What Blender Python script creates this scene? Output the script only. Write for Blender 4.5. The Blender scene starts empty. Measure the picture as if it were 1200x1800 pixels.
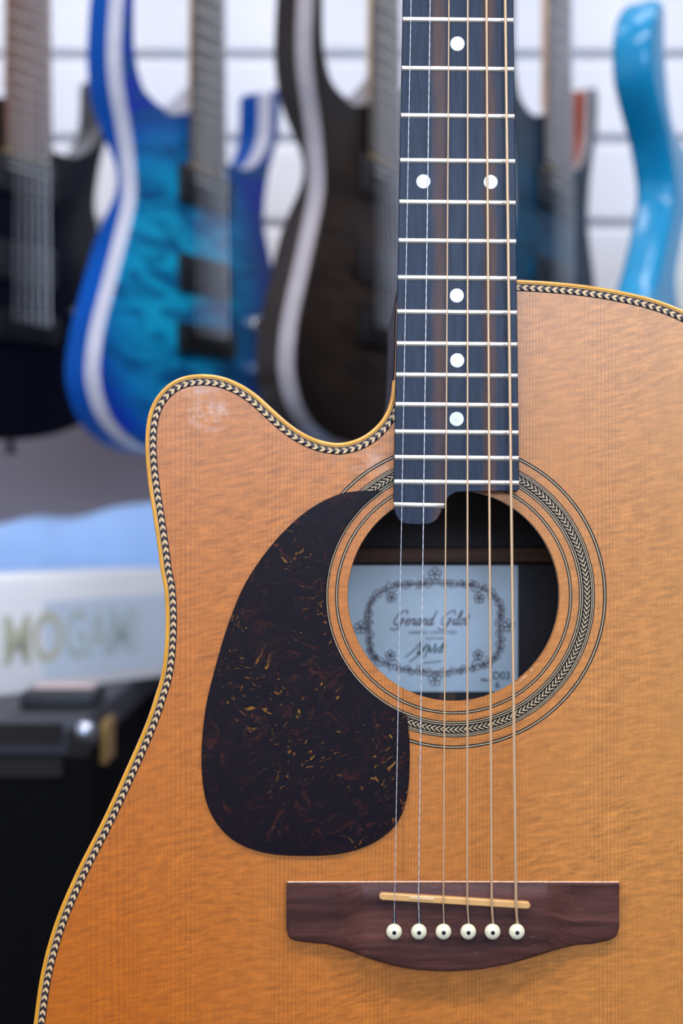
import bpy, bmesh, math, random
from mathutils import Vector, Matrix
from mathutils.geometry import tessellate_polygon

random.seed(7)
scene = bpy.context.scene
col = scene.collection

# ------------------------------------------------------------------ camera
F = 2500.0          # focal length in photo pixels (50 mm lens, 36 mm tall frame, 1800 px)
D = 0.658           # camera to guitar top, metres
ZC = 0.85           # camera height
MM = D / F          # metres per photo pixel on the guitar top
cam_data = bpy.data.cameras.new('camera')
cam_data.sensor_fit = 'VERTICAL'
cam_data.sensor_height = 36.0
cam_data.lens = 50.0
cam_data.clip_start = 0.02
cam_data.dof.use_dof = True
cam_data.dof.focus_distance = D - 0.005
cam_data.dof.aperture_fstop = 4.9
cam = bpy.data.objects.new('camera', cam_data)
cam.location = (0, -D, ZC)
cam.rotation_euler = (math.pi / 2, 0, 0)
col.objects.link(cam)
scene.camera = cam

# ------------------------------------------------------------------ world, lights, exposure
world = bpy.data.worlds.new('world')
scene.world = world
world.use_nodes = True
world.node_tree.nodes['Background'].inputs[0].default_value = (0.55, 0.70, 1.0, 1)
world.node_tree.nodes['Background'].inputs[1].default_value = 0.8
scene.view_settings.view_transform = 'Standard'
scene.view_settings.look = 'None'
scene.view_settings.gamma = 1.0
scene.view_settings.exposure = 0.08
scene.view_settings.use_curve_mapping = False


def area_light(name, loc, rot, sx, sy, power, color):
    l = bpy.data.lights.new(name, 'AREA')
    l.shape = 'RECTANGLE'
    l.size, l.size_y = sx, sy
    l.energy = power
    l.color = color
    o = bpy.data.objects.new(name, l)
    o.location, o.rotation_euler = loc, rot
    col.objects.link(o)
    return o


# daylight through the shop window behind the photographer
WIN = dict(x0=-1.5, x1=1.9, z0=1.28, z1=2.05, y=-3.2)
area_light('window_daylight', ((WIN['x0'] + WIN['x1']) / 2, WIN['y'] + 0.02, (WIN['z0'] + WIN['z1']) / 2),
           (math.radians(90), 0, 0), WIN['x1'] - WIN['x0'], WIN['z1'] - WIN['z0'], 85, (0.52, 0.70, 1.0))
LAMP_WALL, LAMP_ROOM = 11.0, 28.0     # ceiling lamp diffusers
LAMPS = [(-1.1, 0.55), (0.1, 0.55), (1.3, 0.55), (-1.1, -1.0), (0.1, -1.0), (1.3, -1.0)]
CEIL = 2.75

# ------------------------------------------------------------------ helpers


def U(px, py, y=0.0):
    """photo pixel -> world point on the plane Y = y"""
    d = D + y
    return Vector(((px - 600.0) / F * d, y, ZC + (900.0 - py) / F * d))




def empty(name, loc, label=None, cat=None, group=None, kind=None, rz=0.0):
    o = bpy.data.objects.new(name, None)
    o.location = loc
    o.rotation_euler = (0, 0, rz)
    o.empty_display_size = 0.05
    col.objects.link(o)
    tag(o, label, cat, group, kind)
    return o


def tag(o, label=None, cat=None, group=None, kind=None):
    if label: o['label'] = label
    if cat: o['category'] = cat
    if group: o['group'] = group
    if kind: o['kind'] = kind
    return o


def origin(o):
    v = Vector((0, 0, 0))
    while o is not None:
        v += Vector(o.location)
        o = o.parent
    return v


def link(name, me, mat, parent=None):
    if mat is not None and not me.materials:
        me.materials.append(mat)
    o = bpy.data.objects.new(name, me)
    col.objects.link(o)
    if parent is not None:
        o.parent = parent
    return o


def mesh(name, verts, faces, mat, parent=None, smooth=False, local=False):
    """one mesh object; verts are world points unless local"""
    off = Vector((0, 0, 0)) if (local or parent is None) else origin(parent)
    me = bpy.data.meshes.new(name)
    me.from_pydata([tuple(Vector(v) - off) for v in verts], [], faces)
    bm = bmesh.new(); bm.from_mesh(me)
    bmesh.ops.recalc_face_normals(bm, faces=bm.faces)
    bm.to_mesh(me); bm.free()
    if smooth is True:
        me.polygons.foreach_set('use_smooth', [True] * len(me.polygons))
    elif smooth:                     # angle in degrees
        me.polygons.foreach_set('use_smooth', [True] * len(me.polygons))
        me.set_sharp_from_angle(angle=math.radians(smooth))
    me.update()
    return link(name, me, mat, parent)


def cr(pts, closed=False, n=8):
    """Catmull-Rom through 2D/3D points"""
    P = [Vector(p) for p in pts]
    out = []
    m = len(P)
    rng = range(m if closed else m - 1)
    for i in rng:
        if closed:
            a, b, c, d = P[(i - 1) % m], P[i], P[(i + 1) % m], P[(i + 2) % m]
        else:
            b, c = P[i], P[i + 1]
            a = P[i - 1] if i > 0 else b * 2 - c
            d = P[i + 2] if i + 2 < m else c * 2 - b
        for k in range(n):
            t = k / n
            out.append(0.5 * ((2 * b) + (c - a) * t + (2 * a - 5 * b + 4 * c - d) * t * t + (3 * b - a - 3 * c + d) * t ** 3))
    if not closed:
        out.append(P[-1])
    return out


def resample(P, step, closed=False):
    P = list(P)
    if closed: P = P + [P[0]]
    L = [0.0]
    for a, b in zip(P, P[1:]): L.append(L[-1] + (b - a).length)
    n = max(2, round(L[-1] / step))
    out, j = [], 0
    for k in range(n if closed else n + 1):
        s = L[-1] * k / n
        while j < len(L) - 2 and L[j + 1] < s: j += 1
        t = (s - L[j]) / max(1e-9, L[j + 1] - L[j])
        out.append(P[j].lerp(P[j + 1], t))
    return out


def normals2(P, closed):
    """left-hand normals of a 2D path"""
    n = len(P); out = []
    for i in range(n):
        a = P[(i - 1) % n] if (closed or i > 0) else P[i]
        b = P[(i + 1) % n] if (closed or i < n - 1) else P[i]
        t = (b - a)
        t = t / max(1e-9, t.length)
        out.append(Vector((-t.y, t.x)))
    return out


def prism_verts(loop_front, loop_back):
    """solid between two loops of 3D points"""
    n = len(loop_front)
    tri = tessellate_polygon([loop_front])
    V = list(loop_front) + list(loop_back)
    Fc = [tuple(t) for t in tri] + [tuple(i + n for i in reversed(t)) for t in tri]
    Fc += [(i, (i + 1) % n, n + (i + 1) % n, n + i) for i in range(n)]
    return V, Fc


def prism_px(name, pts, yf, yb, mat, parent, bevel=0.0, smooth=35):
    """solid whose front outline (photo pixels) lies on Y = yf, straight back to yb; bevel in metres on the front edge"""
    pts = [Vector(p) for p in pts]
    front = [U(p[0], p[1], yf) for p in pts]
    back = [Vector((v.x, yb, v.z)) for v in front]
    n = len(front)
    if bevel <= 0:
        V, Fc = prism_verts(front, back)
    else:
        P2 = [Vector((v.x, v.z)) for v in front]
        area = sum(P2[i].x * P2[(i + 1) % n].y - P2[(i + 1) % n].x * P2[i].y for i in range(n))
        s = 1 if area > 0 else -1
        N = normals2(P2, True)
        inn = [Vector((p.x + s * q.x * bevel, yf, p.y + s * q.y * bevel)) for p, q in zip(P2, N)]
        mid = [Vector((v.x, yf + bevel, v.z)) for v in front]
        tri = tessellate_polygon([inn])
        V = inn + mid + back
        Fc = [tuple(t) for t in tri] + [tuple(i + 2 * n for i in t) for t in tri]
        for k in (0, n):
            Fc += [(k + i, k + (i + 1) % n, k + n + (i + 1) % n, k + n + i) for i in range(n)]
    return mesh(name, V, Fc, mat, parent, smooth)


def box_verts(x0, x1, y0, y1, z0, z1):
    V = [(x, y, z) for x in (x0, x1) for y in (y0, y1) for z in (z0, z1)]
    Fc = [(0, 1, 3, 2), (4, 6, 7, 5), (0, 4, 5, 1), (2, 3, 7, 6), (0, 2, 6, 4), (1, 5, 7, 3)]
    return V, Fc


def box(name, x0, x1, y0, y1, z0, z1, mat, parent=None, bevel=0.0, local=False, seg=2):
    V, Fc = box_verts(x0, x1, y0, y1, z0, z1)
    o = mesh(name, V, Fc, mat, parent, False, local)
    if bevel:
        me = o.data
        bm = bmesh.new(); bm.from_mesh(me)
        bmesh.ops.bevel(bm, geom=list(bm.edges), offset=bevel, segments=seg, profile=0.6, affect='EDGES')
        for f in bm.faces: f.smooth = True
        bm.to_mesh(me); bm.free()
        me.set_sharp_from_angle(angle=math.radians(50))
    return o


def tube_geo(path, rad, sides=8, caps=True):
    """tube along 3D path; rad number or list"""
    P = [Vector(p) for p in path]
    n = len(P)
    R = rad if isinstance(rad, (list, tuple)) else [rad] * n
    V, Fc = [], []
    prev = None
    for i in range(n):
        t = (P[min(i + 1, n - 1)] - P[max(i - 1, 0)]).normalized()
        if prev is None:
            up = Vector((0, 0, 1)) if abs(t.z) < 0.9 else Vector((0, 1, 0))
            a = t.cross(up).normalized()
        else:
            a = (prev - t * prev.dot(t)).normalized()
        prev = a
        b = t.cross(a)
        for k in range(sides):
            w = 2 * math.pi * k / sides
            V.append(P[i] + (a * math.cos(w) + b * math.sin(w)) * R[i])
    for i in range(n - 1):
        for k in range(sides):
            k2 = (k + 1) % sides
            Fc.append((i * sides + k, i * sides + k2, (i + 1) * sides + k2, (i + 1) * sides + k))
    if caps:
        Fc.append(tuple(range(sides)))
        Fc.append(tuple((n - 1) * sides + k for k in range(sides)))
    return V, Fc


def tube(name, path, rad, mat, parent=None, sides=8, local=False):
    V, Fc = tube_geo(path, rad, sides)
    return mesh(name, V, Fc, mat, parent, 50, local)


def lathe(name, prof, center, axis, mat, parent=None, sides=24, local=False, smooth=50):
    """prof: (radius, height along axis) from bottom to top"""
    ax = Vector(axis).normalized()
    a = ax.orthogonal().normalized(); b = ax.cross(a)
    V, Fc = [], []
    for r, h in prof:
        for k in range(sides):
            w = 2 * math.pi * k / sides
            V.append(Vector(center) + ax * h + (a * math.cos(w) + b * math.sin(w)) * r)
    m = len(prof)
    for i in range(m - 1):
        for k in range(sides):
            k2 = (k + 1) % sides
            Fc.append((i * sides + k, i * sides + k2, (i + 1) * sides + k2, (i + 1) * sides + k))
    Fc.append(tuple(range(sides)))
    Fc.append(tuple((m - 1) * sides + k for k in range(sides)))
    return mesh(name, V, Fc, mat, parent, smooth, local)


def ribbon_geo(paths, w):
    """flat ribbons from 2D paths"""
    V, Fc = [], []
    for P in paths:
        P = [Vector(p) for p in P]
        N = normals2(P, False)
        b = len(V)
        for p, q in zip(P, N):
            V.append(p + q * w / 2); V.append(p - q * w / 2)
        for i in range(len(P) - 1):
            Fc.append((b + 2 * i, b + 2 * i + 1, b + 2 * i + 3, b + 2 * i + 2))
    return V, Fc


def text_mesh(name, body, size, mat, parent, to_world, shear=0.0, bold=0.0):
    """flat lettering; to_world maps (x, y) in text units to a point"""
    c = bpy.data.curves.new(name, 'FONT')
    c.body = body; c.size = size; c.shear = shear; c.offset = bold
    c.align_x = 'CENTER'; c.align_y = 'CENTER'
    o = bpy.data.objects.new('temporary_text', c)
    col.objects.link(o)
    bpy.context.view_layer.update()
    dg = bpy.context.evaluated_depsgraph_get()
    me = bpy.data.meshes.new_from_object(o.evaluated_get(dg))
    V = [to_world(v.co.x, v.co.y) for v in me.vertices]
    Fc = [tuple(p.vertices) for p in me.polygons]
    bpy.data.objects.remove(o); bpy.data.curves.remove(c); bpy.data.meshes.remove(me)
    return mesh(name, V, Fc, mat, parent)


# ------------------------------------------------------------------ materials
class NT:
    def __init__(self, name):
        self.m = bpy.data.materials.new(name)
        self.m.use_nodes = True
        self.t = self.m.node_tree
        self.b = self.t.nodes['Principled BSDF']
        self.pos = self.n('ShaderNodeTexCoord').outputs['Object']

    def n(self, typ, **kw):
        nd = self.t.nodes.new(typ)
        for k, v in kw.items(): setattr(nd, k, v)
        return nd

    def put(self, sock, v):
        if isinstance(v, bpy.types.NodeSocket): self.t.links.new(v, sock)
        elif v is not None:
            if sock.type == 'RGBA' and len(v) == 3: v = (*v, 1)
            sock.default_value = v

    def map(self, scale=(1, 1, 1), rot=(0, 0, 0), loc=(0, 0, 0), vec=None):
        nd = self.n('ShaderNodeMapping')
        self.put(nd.inputs['Vector'], vec or self.pos)
        nd.inputs['Scale'].default_value = scale
        nd.inputs['Rotation'].default_value = rot
        nd.inputs['Location'].default_value = loc
        return nd.outputs[0]

    def noise(self, vec=None, scale=1.0, detail=3.0, rough=0.5, dist=0.0, color=False):
        nd = self.n('ShaderNodeTexNoise')
        self.put(nd.inputs['Vector'], vec or self.pos)
        nd.inputs['Scale'].default_value = scale
        nd.inputs['Detail'].default_value = detail
        nd.inputs['Roughness'].default_value = rough
        nd.inputs['Distortion'].default_value = dist
        return nd.outputs['Color' if color else 'Fac']

    def voronoi(self, vec=None, scale=1.0, feature='F1', out='Distance'):
        nd = self.n('ShaderNodeTexVoronoi', feature=feature)
        self.put(nd.inputs['Vector'], vec or self.pos)
        nd.inputs['Scale'].default_value = scale
        return nd.outputs[out]

    def wave(self, vec=None, scale=1.0, dist=0.0, det=2.0, dscale=1.0, prof='SIN', axis='X'):
        nd = self.n('ShaderNodeTexWave', wave_type='BANDS', bands_direction=axis, wave_profile=prof)
        self.put(nd.inputs['Vector'], vec or self.pos)
        nd.inputs['Scale'].default_value = scale
        nd.inputs['Distortion'].default_value = dist
        nd.inputs['Detail'].default_value = det
        nd.inputs['Detail Scale'].default_value = dscale
        return nd.outputs['Fac']

    def ramp(self, fac, stops, interp='LINEAR'):
        nd = self.n('ShaderNodeValToRGB')
        nd.color_ramp.interpolation = interp
        e = nd.color_ramp.elements
        while len(e) < len(stops): e.new(0.5)
        for el, (p, c) in zip(e, stops):
            el.position = p
            el.color = (c, c, c, 1) if isinstance(c, (int, float)) else (*c, 1)
        self.put(nd.inputs[0], fac)
        return nd.outputs['Color']

    def mix(self, fac, a, b, mode='MIX'):
        nd = self.n('ShaderNodeMix', data_type='RGBA', blend_type=mode)
        self.put(nd.inputs[0], fac)
        self.put(nd.inputs[6], a); self.put(nd.inputs[7], b)
        return nd.outputs[2]

    def math(self, op, a, b=0.0, c=None, clamp=False):
        nd = self.n('ShaderNodeMath', operation=op, use_clamp=clamp)
        self.put(nd.inputs[0], a); self.put(nd.inputs[1], b)
        if c is not None: self.put(nd.inputs[2], c)
        return nd.outputs[0]

    def vadd(self, a, b):
        nd = self.n('ShaderNodeVectorMath', operation='ADD')
        self.put(nd.inputs[0], a); self.put(nd.inputs[1], b)
        return nd.outputs[0]

    def vscale(self, a, s):
        nd = self.n('ShaderNodeVectorMath', operation='MULTIPLY')
        self.put(nd.inputs[0], a); nd.inputs[1].default_value = s if isinstance(s, tuple) else (s, s, s)
        return nd.outputs[0]

    def sep(self, v=None):
        nd = self.n('ShaderNodeSeparateXYZ')
        self.put(nd.inputs[0], v or self.pos)
        return nd.outputs

    def bump(self, h, strength=0.3, dist=0.0005):
        nd = self.n('ShaderNodeBump')
        nd.inputs['Strength'].default_value = strength
        nd.inputs['Distance'].default_value = dist
        self.put(nd.inputs['Height'], h)
        self.put(self.b.inputs['Normal'], nd.outputs[0])

    def done(self, color=None, rough=0.5, metal=0.0, coat=0.0, coat_rough=0.1, spec=0.5, emit=None, emit_s=0.0):
        self.put(self.b.inputs['Base Color'], color)
        self.put(self.b.inputs['Roughness'], rough)
        self.put(self.b.inputs['Metallic'], metal)
        self.put(self.b.inputs['Coat Weight'], coat)
        self.put(self.b.inputs['Coat Roughness'], coat_rough)
        self.put(self.b.inputs['Specular IOR Level'], spec)
        if emit is not None:
            self.put(self.b.inputs['Emission Color'], emit)
            self.put(self.b.inputs['Emission Strength'], emit_s)
        return self.m


def plain(name, c, rough=0.5, metal=0.0, coat=0.0, var=0.12, scale=40.0, spec=0.5, coat_rough=0.1):
    """flat-coloured material with a little procedural unevenness"""
    t = NT(name)
    f = t.noise(scale=scale, detail=3)
    k = t.ramp(f, [(0.25, 1 - var), (0.75, 1 + var)])
    colr = t.mix(1.0, (*c, 1), k, 'MULTIPLY')
    r = t.math('MULTIPLY_ADD', f, 0.12, rough - 0.06)
    return t.done(colr, r, metal, coat, coat_rough, spec)


def make_cedar():
    t = NT('cedar_top')
    x, y, z = t.sep()
    # uneven spacing of the growth rings
    warp = t.noise(t.map((14, 0.0, 0.35)), 1.0, 2)
    w2 = t.noise(t.map((70, 0.0, 5.0)), 1.0, 2)
    xx = t.math('ADD', x, t.math('MULTIPLY', t.math('SUBTRACT', warp, 0.5), 0.045))
    xx = t.math('ADD', xx, t.math('MULTIPLY', t.math('SUBTRACT', w2, 0.5), 0.0011))
    cb = t.n('ShaderNodeCombineXYZ'); t.put(cb.inputs[0], xx)
    ring = t.wave(cb.outputs[0], 2 * math.pi / (20 * 0.00150), 0.0, 0, 1, 'SAW')
    ring = t.ramp(ring, [(0.0, 0.05), (0.45, 0.12), (0.86, 1.0), (0.95, 0.75), (1.0, 0.1)])
    amount = t.ramp(t.noise(t.map((120, 0, 2.0)), 1.0, 3), [(0.3, 0.35), (0.75, 0.75)])
    ring = t.math('MULTIPLY', ring, amount)
    # silk: short cross-grain flames that rise to the right
    big = t.noise(t.map((7, 1, 7)), 1.0, 2, color=True)
    vec = t.vadd(t.pos, t.vscale(big, (0.0, 0.0, 0.022)))
    silk = t.noise(t.map((110, 1, 480), vec=t.map((1, 1, 1), (0, math.radians(9), 0), vec=vec)), 1.0, 4, 0.6, 0.3)
    patch = t.ramp(t.noise(t.map((16, 1, 11)), 1.0, 2), [(0.3, 0.35), (0.68, 1.0)])
    silk_c = t.math('MULTIPLY', t.math('SUBTRACT', silk, 0.5), patch)
    fine = t.noise(t.map((900, 1, 130)), 1.0, 2)
    cloud = t.noise(t.map((5, 1, 4)), 1.0, 3)
    # base colour runs from deep orange at lower left to tan at upper right
    f = t.math('ADD', t.math('MULTIPLY', x, 2.2), t.math('MULTIPLY_ADD', z, 1.0, 0.2))
    f = t.math('ADD', f, t.math('MULTIPLY', t.math('SUBTRACT', cloud, 0.5), 0.5), clamp=True)
    base = t.mix(f, (0.51, 0.122, 0.004, 1), (0.60, 0.262, 0.058, 1))
    base = t.mix(t.math('MULTIPLY', ring, 0.62, clamp=True), base, (0.24, 0.062, 0.006, 1))
    k = t.math('MULTIPLY_ADD', silk_c, 1.8, 1.0)
    k = t.math('MULTIPLY', k, t.math('MULTIPLY_ADD', fine, 0.30, 0.85))
    cc = t.n('ShaderNodeCombineXYZ')
    for i in range(3): t.put(cc.inputs[i], k)
    base = t.mix(1.0, base, cc.outputs[0], 'MULTIPLY')
    # a few long dark mineral lines along the grain
    line = t.ramp(t.noise(t.map((420, 0, 0.7), loc=(0.31, 0, 0)), 1.0, 0), [(0.80, 0.0), (0.82, 0.45)])
    base = t.mix(line, base, (0.16, 0.05, 0.012, 1))
    # small pale dings in the finish
    ding = t.ramp(t.noise(t.map((150, 1, 420)), 1.0, 2), [(0.80, 0.0), (0.84, 0.5)])
    base = t.mix(ding, base, (0.80, 0.52, 0.28, 1))
    # milky horn scuff, pale horn-top and cutaway patches, chipped lacquer on the hole rim
    def near(px, py, rx, rz):
        ax = t.math('DIVIDE', t.math('SUBTRACT', x, (px - 797) * MM), rx * MM)
        az = t.math('DIVIDE', t.math('SUBTRACT', z, (2410 - py) * MM), rz * MM)
        return t.math('ADD', t.math('POWER', ax, 2.0), t.math('POWER', az, 2.0))
    patchy = t.noise(t.map((90, 1, 110)), 1.0, 4, 0.65)
    for px, py, rx, rz, am in ((370, 728, 46, 34, 0.55), (705, 812, 130, 30, 0.28), (352, 680, 60, 22, 0.35)):
        m = t.math('MULTIPLY', t.ramp(near(px, py, rx, rz), [(0.15, 1.0), (1.0, 0.0)]), t.ramp(patchy, [(0.42, 0.0), (0.62, am)]))
        base = t.mix(m, base, (0.80, 0.62, 0.50, 1))
    rim = near(797, 1047.5, 190, 190)
    rim = t.ramp(rim, [(0.0, 0.0), (0.98, 0.0), (0.985, 1.0), (1.055, 1.0), (1.07, 0.0)])
    arc = t.ramp(near(928, 1188, 34, 34), [(0.4, 1.0), (1.0, 0.0)])
    chip = t.ramp(t.noise(t.map((420, 1, 420)), 1.0, 3), [(0.47, 0.0), (0.53, 0.8)])
    base = t.mix(t.math('MULTIPLY', t.math('MULTIPLY', rim, arc), chip), base, (0.82, 0.68, 0.55, 1))
    t.bump(t.math('ADD', ring, t.math('MULTIPLY', silk, 0.5)), 0.10, 0.0003)
    rough = t.math('MULTIPLY_ADD', cloud, 0.14, 0.30)
    return t.done(base, rough, 0, 0.35, 0.26, 0.42)


def make_wood(name, c1, c2, axis_scale, rough=0.4, coat=0.0, streak=0.5, pores=None, bump=0.1, rot=None, spec=0.5):
    t = NT(name)
    v = t.map(axis_scale)
    if rot:
        v = t.map((axis_scale[0], axis_scale[1] * 0.2, axis_scale[2]), (0, 0, 0), vec=t.map((1, 1, 1), rot))
    a = t.noise(v, 1.0, 5, 0.6, 0.6)
    b = t.noise(v, 7.0, 3, 0.6)
    colr = t.mix(t.ramp(a, [(0.32, 0.0), (0.68, 1.0)]), (*c1, 1), (*c2, 1))
    colr = t.mix(streak, colr, t.ramp(b, [(0.3, 0.55), (0.7, 1.4)]), 'MULTIPLY')
    if pores:
        p = t.ramp(t.noise(v, 22.0, 2), [(0.70, 0.0), (0.76, 0.5)])
        colr = t.mix(p, colr, (*pores, 1))
    t.bump(b, bump, 0.0004)
    return t.done(colr, rough, 0, coat, 0.15, spec)


def make_fretboard():
    t = NT('ebony_fretboard')
    v = t.map((170, 1, 14))
    a = t.noise(v, 1.0, 4, 0.6, 0.3)
    b = t.noise(v, 5.0, 3, 0.6)
    base = t.mix(t.ramp(b, [(0.3, 0.0), (0.7, 1.0)]), (0.006, 0.010, 0.020, 1), (0.018, 0.030, 0.060, 1))
    # brown sapwood streaks run with the grain
    x, y, z = t.sep()
    wob = t.math('MULTIPLY', t.math('SUBTRACT', t.noise(t.map((0, 0, 22)), 1.0, 2), 0.5), 0.006)
    for x0, w, sd in ((-0.0068, 0.0042, 3.1), (0.0160, 0.0040, 7.7)):
        dx = t.math('ABSOLUTE', t.math('ADD', t.math('SUBTRACT', x, x0), wob))
        m = t.ramp(t.math('DIVIDE', dx, w), [(0.35, 1.0), (1.0, 0.0)])
        am = t.ramp(t.noise(t.map((40, 1, 9), loc=(sd, 0, sd)), 1.0, 3), [(0.36, 0.15), (0.60, 1.0)])
        base = t.mix(t.math('MULTIPLY', t.math('MULTIPLY', m, am), 0.9), base, t.mix(b, (0.050, 0.020, 0.012, 1), (0.135, 0.062, 0.036, 1)))
    t.bump(b, 0.12, 0.0003)
    return t.done(base, t.math('MULTIPLY_ADD', a, 0.22, 0.30), 0, 0, 0.1, 0.29)


def make_tortoise():
    t = NT('tortoise_celluloid')
    wv = t.noise(t.map((38, 1, 38)), 1.0, 3, color=True)
    vec = t.vadd(t.pos, t.vscale(wv, 0.030))
    swirl = t.noise(t.map((110, 1, 170), vec=vec), 1.0, 5, 0.62, 1.6)
    base = t.ramp(swirl, [(0.40, (0.005, 0.004, 0.008)), (0.57, (0.010, 0.005, 0.008)), (0.68, (0.038, 0.010, 0.009)), (0.80, (0.11, 0.028, 0.010))])
    patch = t.ramp(t.noise(t.map((26, 1, 20), loc=(0.2, 0, 0.4)), 1.0, 2), [(0.44, 0.0), (0.62, 1.0)])
    fl = t.noise(t.map((260, 1, 440), vec=t.map((1, 1, 1), (0, 0.5, 0), vec=vec)), 1.0, 2, 0.5, 1.0)
    fl = t.math('MULTIPLY', t.ramp(fl, [(0.645, 0.0), (0.675, 1.0)]), patch)
    base = t.mix(fl, base, t.ramp(t.noise(t.map((90, 1, 90)), 1.0, 1), [(0.4, (0.19, 0.055, 0.012)), (0.6, (0.38, 0.17, 0.018))]))
    return t.done(base, 0.19, 0, 0.0, 0.1, 0.28)


def make_pearl():
    t = NT('mother_of_pearl')
    n = t.noise(t.map((260, 260, 260)), 1.0, 3, 0.6, 1.5)
    c = t.ramp(n, [(0.3, (0.55, 0.58, 0.62)), (0.5, (0.80, 0.82, 0.82)), (0.7, (0.92, 0.94, 0.93))])
    return t.done(c, 0.22, 0.1, 0.3, 0.1, 0.7)


def make_quilt(name, dark, mid, light, coat=0.5):
    """figured maple burst: local x across, z along the body"""
    t = NT(name)
    x, y, z = t.sep()
    warp = t.noise(t.map((9, 1, 6)), 1.0, 2, color=True)
    vec = t.vadd(t.pos, t.vscale(warp, 0.035))
    q = t.noise(t.map((13, 1, 62), vec=vec), 1.0, 3, 0.55, 0.9)
    # burst: darker towards the horns and the rim, with lighting put into the colour
    r = t.math('ADD', t.math('POWER', t.math('MULTIPLY', t.math('ADD', x, 0.035), 6.4), 2.0),
               t.math('POWER', t.math('MULTIPLY', t.math('ADD', z, 0.135), 5.4), 2.0))
    burst = t.ramp(r, [(0.10, 0.0), (0.95, 1.0)])
    c = t.mix(burst, (*light, 1), (*dark, 1))
    c = t.mix(t.ramp(q, [(0.38, 0.95), (0.56, 0.0)]), c, (*mid, 1))
    return t.done(c, 0.36, 0, coat * 0.1, 0.12, 0.18)


def make_string(name, c, pitch):
    t = NT(name)
    w = t.wave(None, 2 * math.pi / (20 * pitch), 0, 0, 1, 'SIN', 'Z')
    colr = t.mix(w, (*[v * 0.62 for v in c], 1), (*c, 1))
    return t.done(colr, 0.40, 0.40)


def make_paper():
    t = NT('label_paper')
    n = t.noise(t.map((30, 1, 22)), 1.0, 4)
    c = t.mix(t.ramp(n, [(0.42, 0.0), (0.68, 0.55)]), (0.86, 0.93, 0.95, 1), (0.66, 0.67, 0.58, 1))
    return t.done(c, 0.8)


def emit_mat(name, c, s):
    t = NT(name)
    k = t.ramp(t.noise(scale=3.0), [(0.2, 0.97), (0.8, 1.0)])
    return t.done((0.8, 0.8, 0.8, 1), 0.6, emit=t.mix(1.0, (*c, 1), k, 'MULTIPLY'), emit_s=s)


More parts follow.
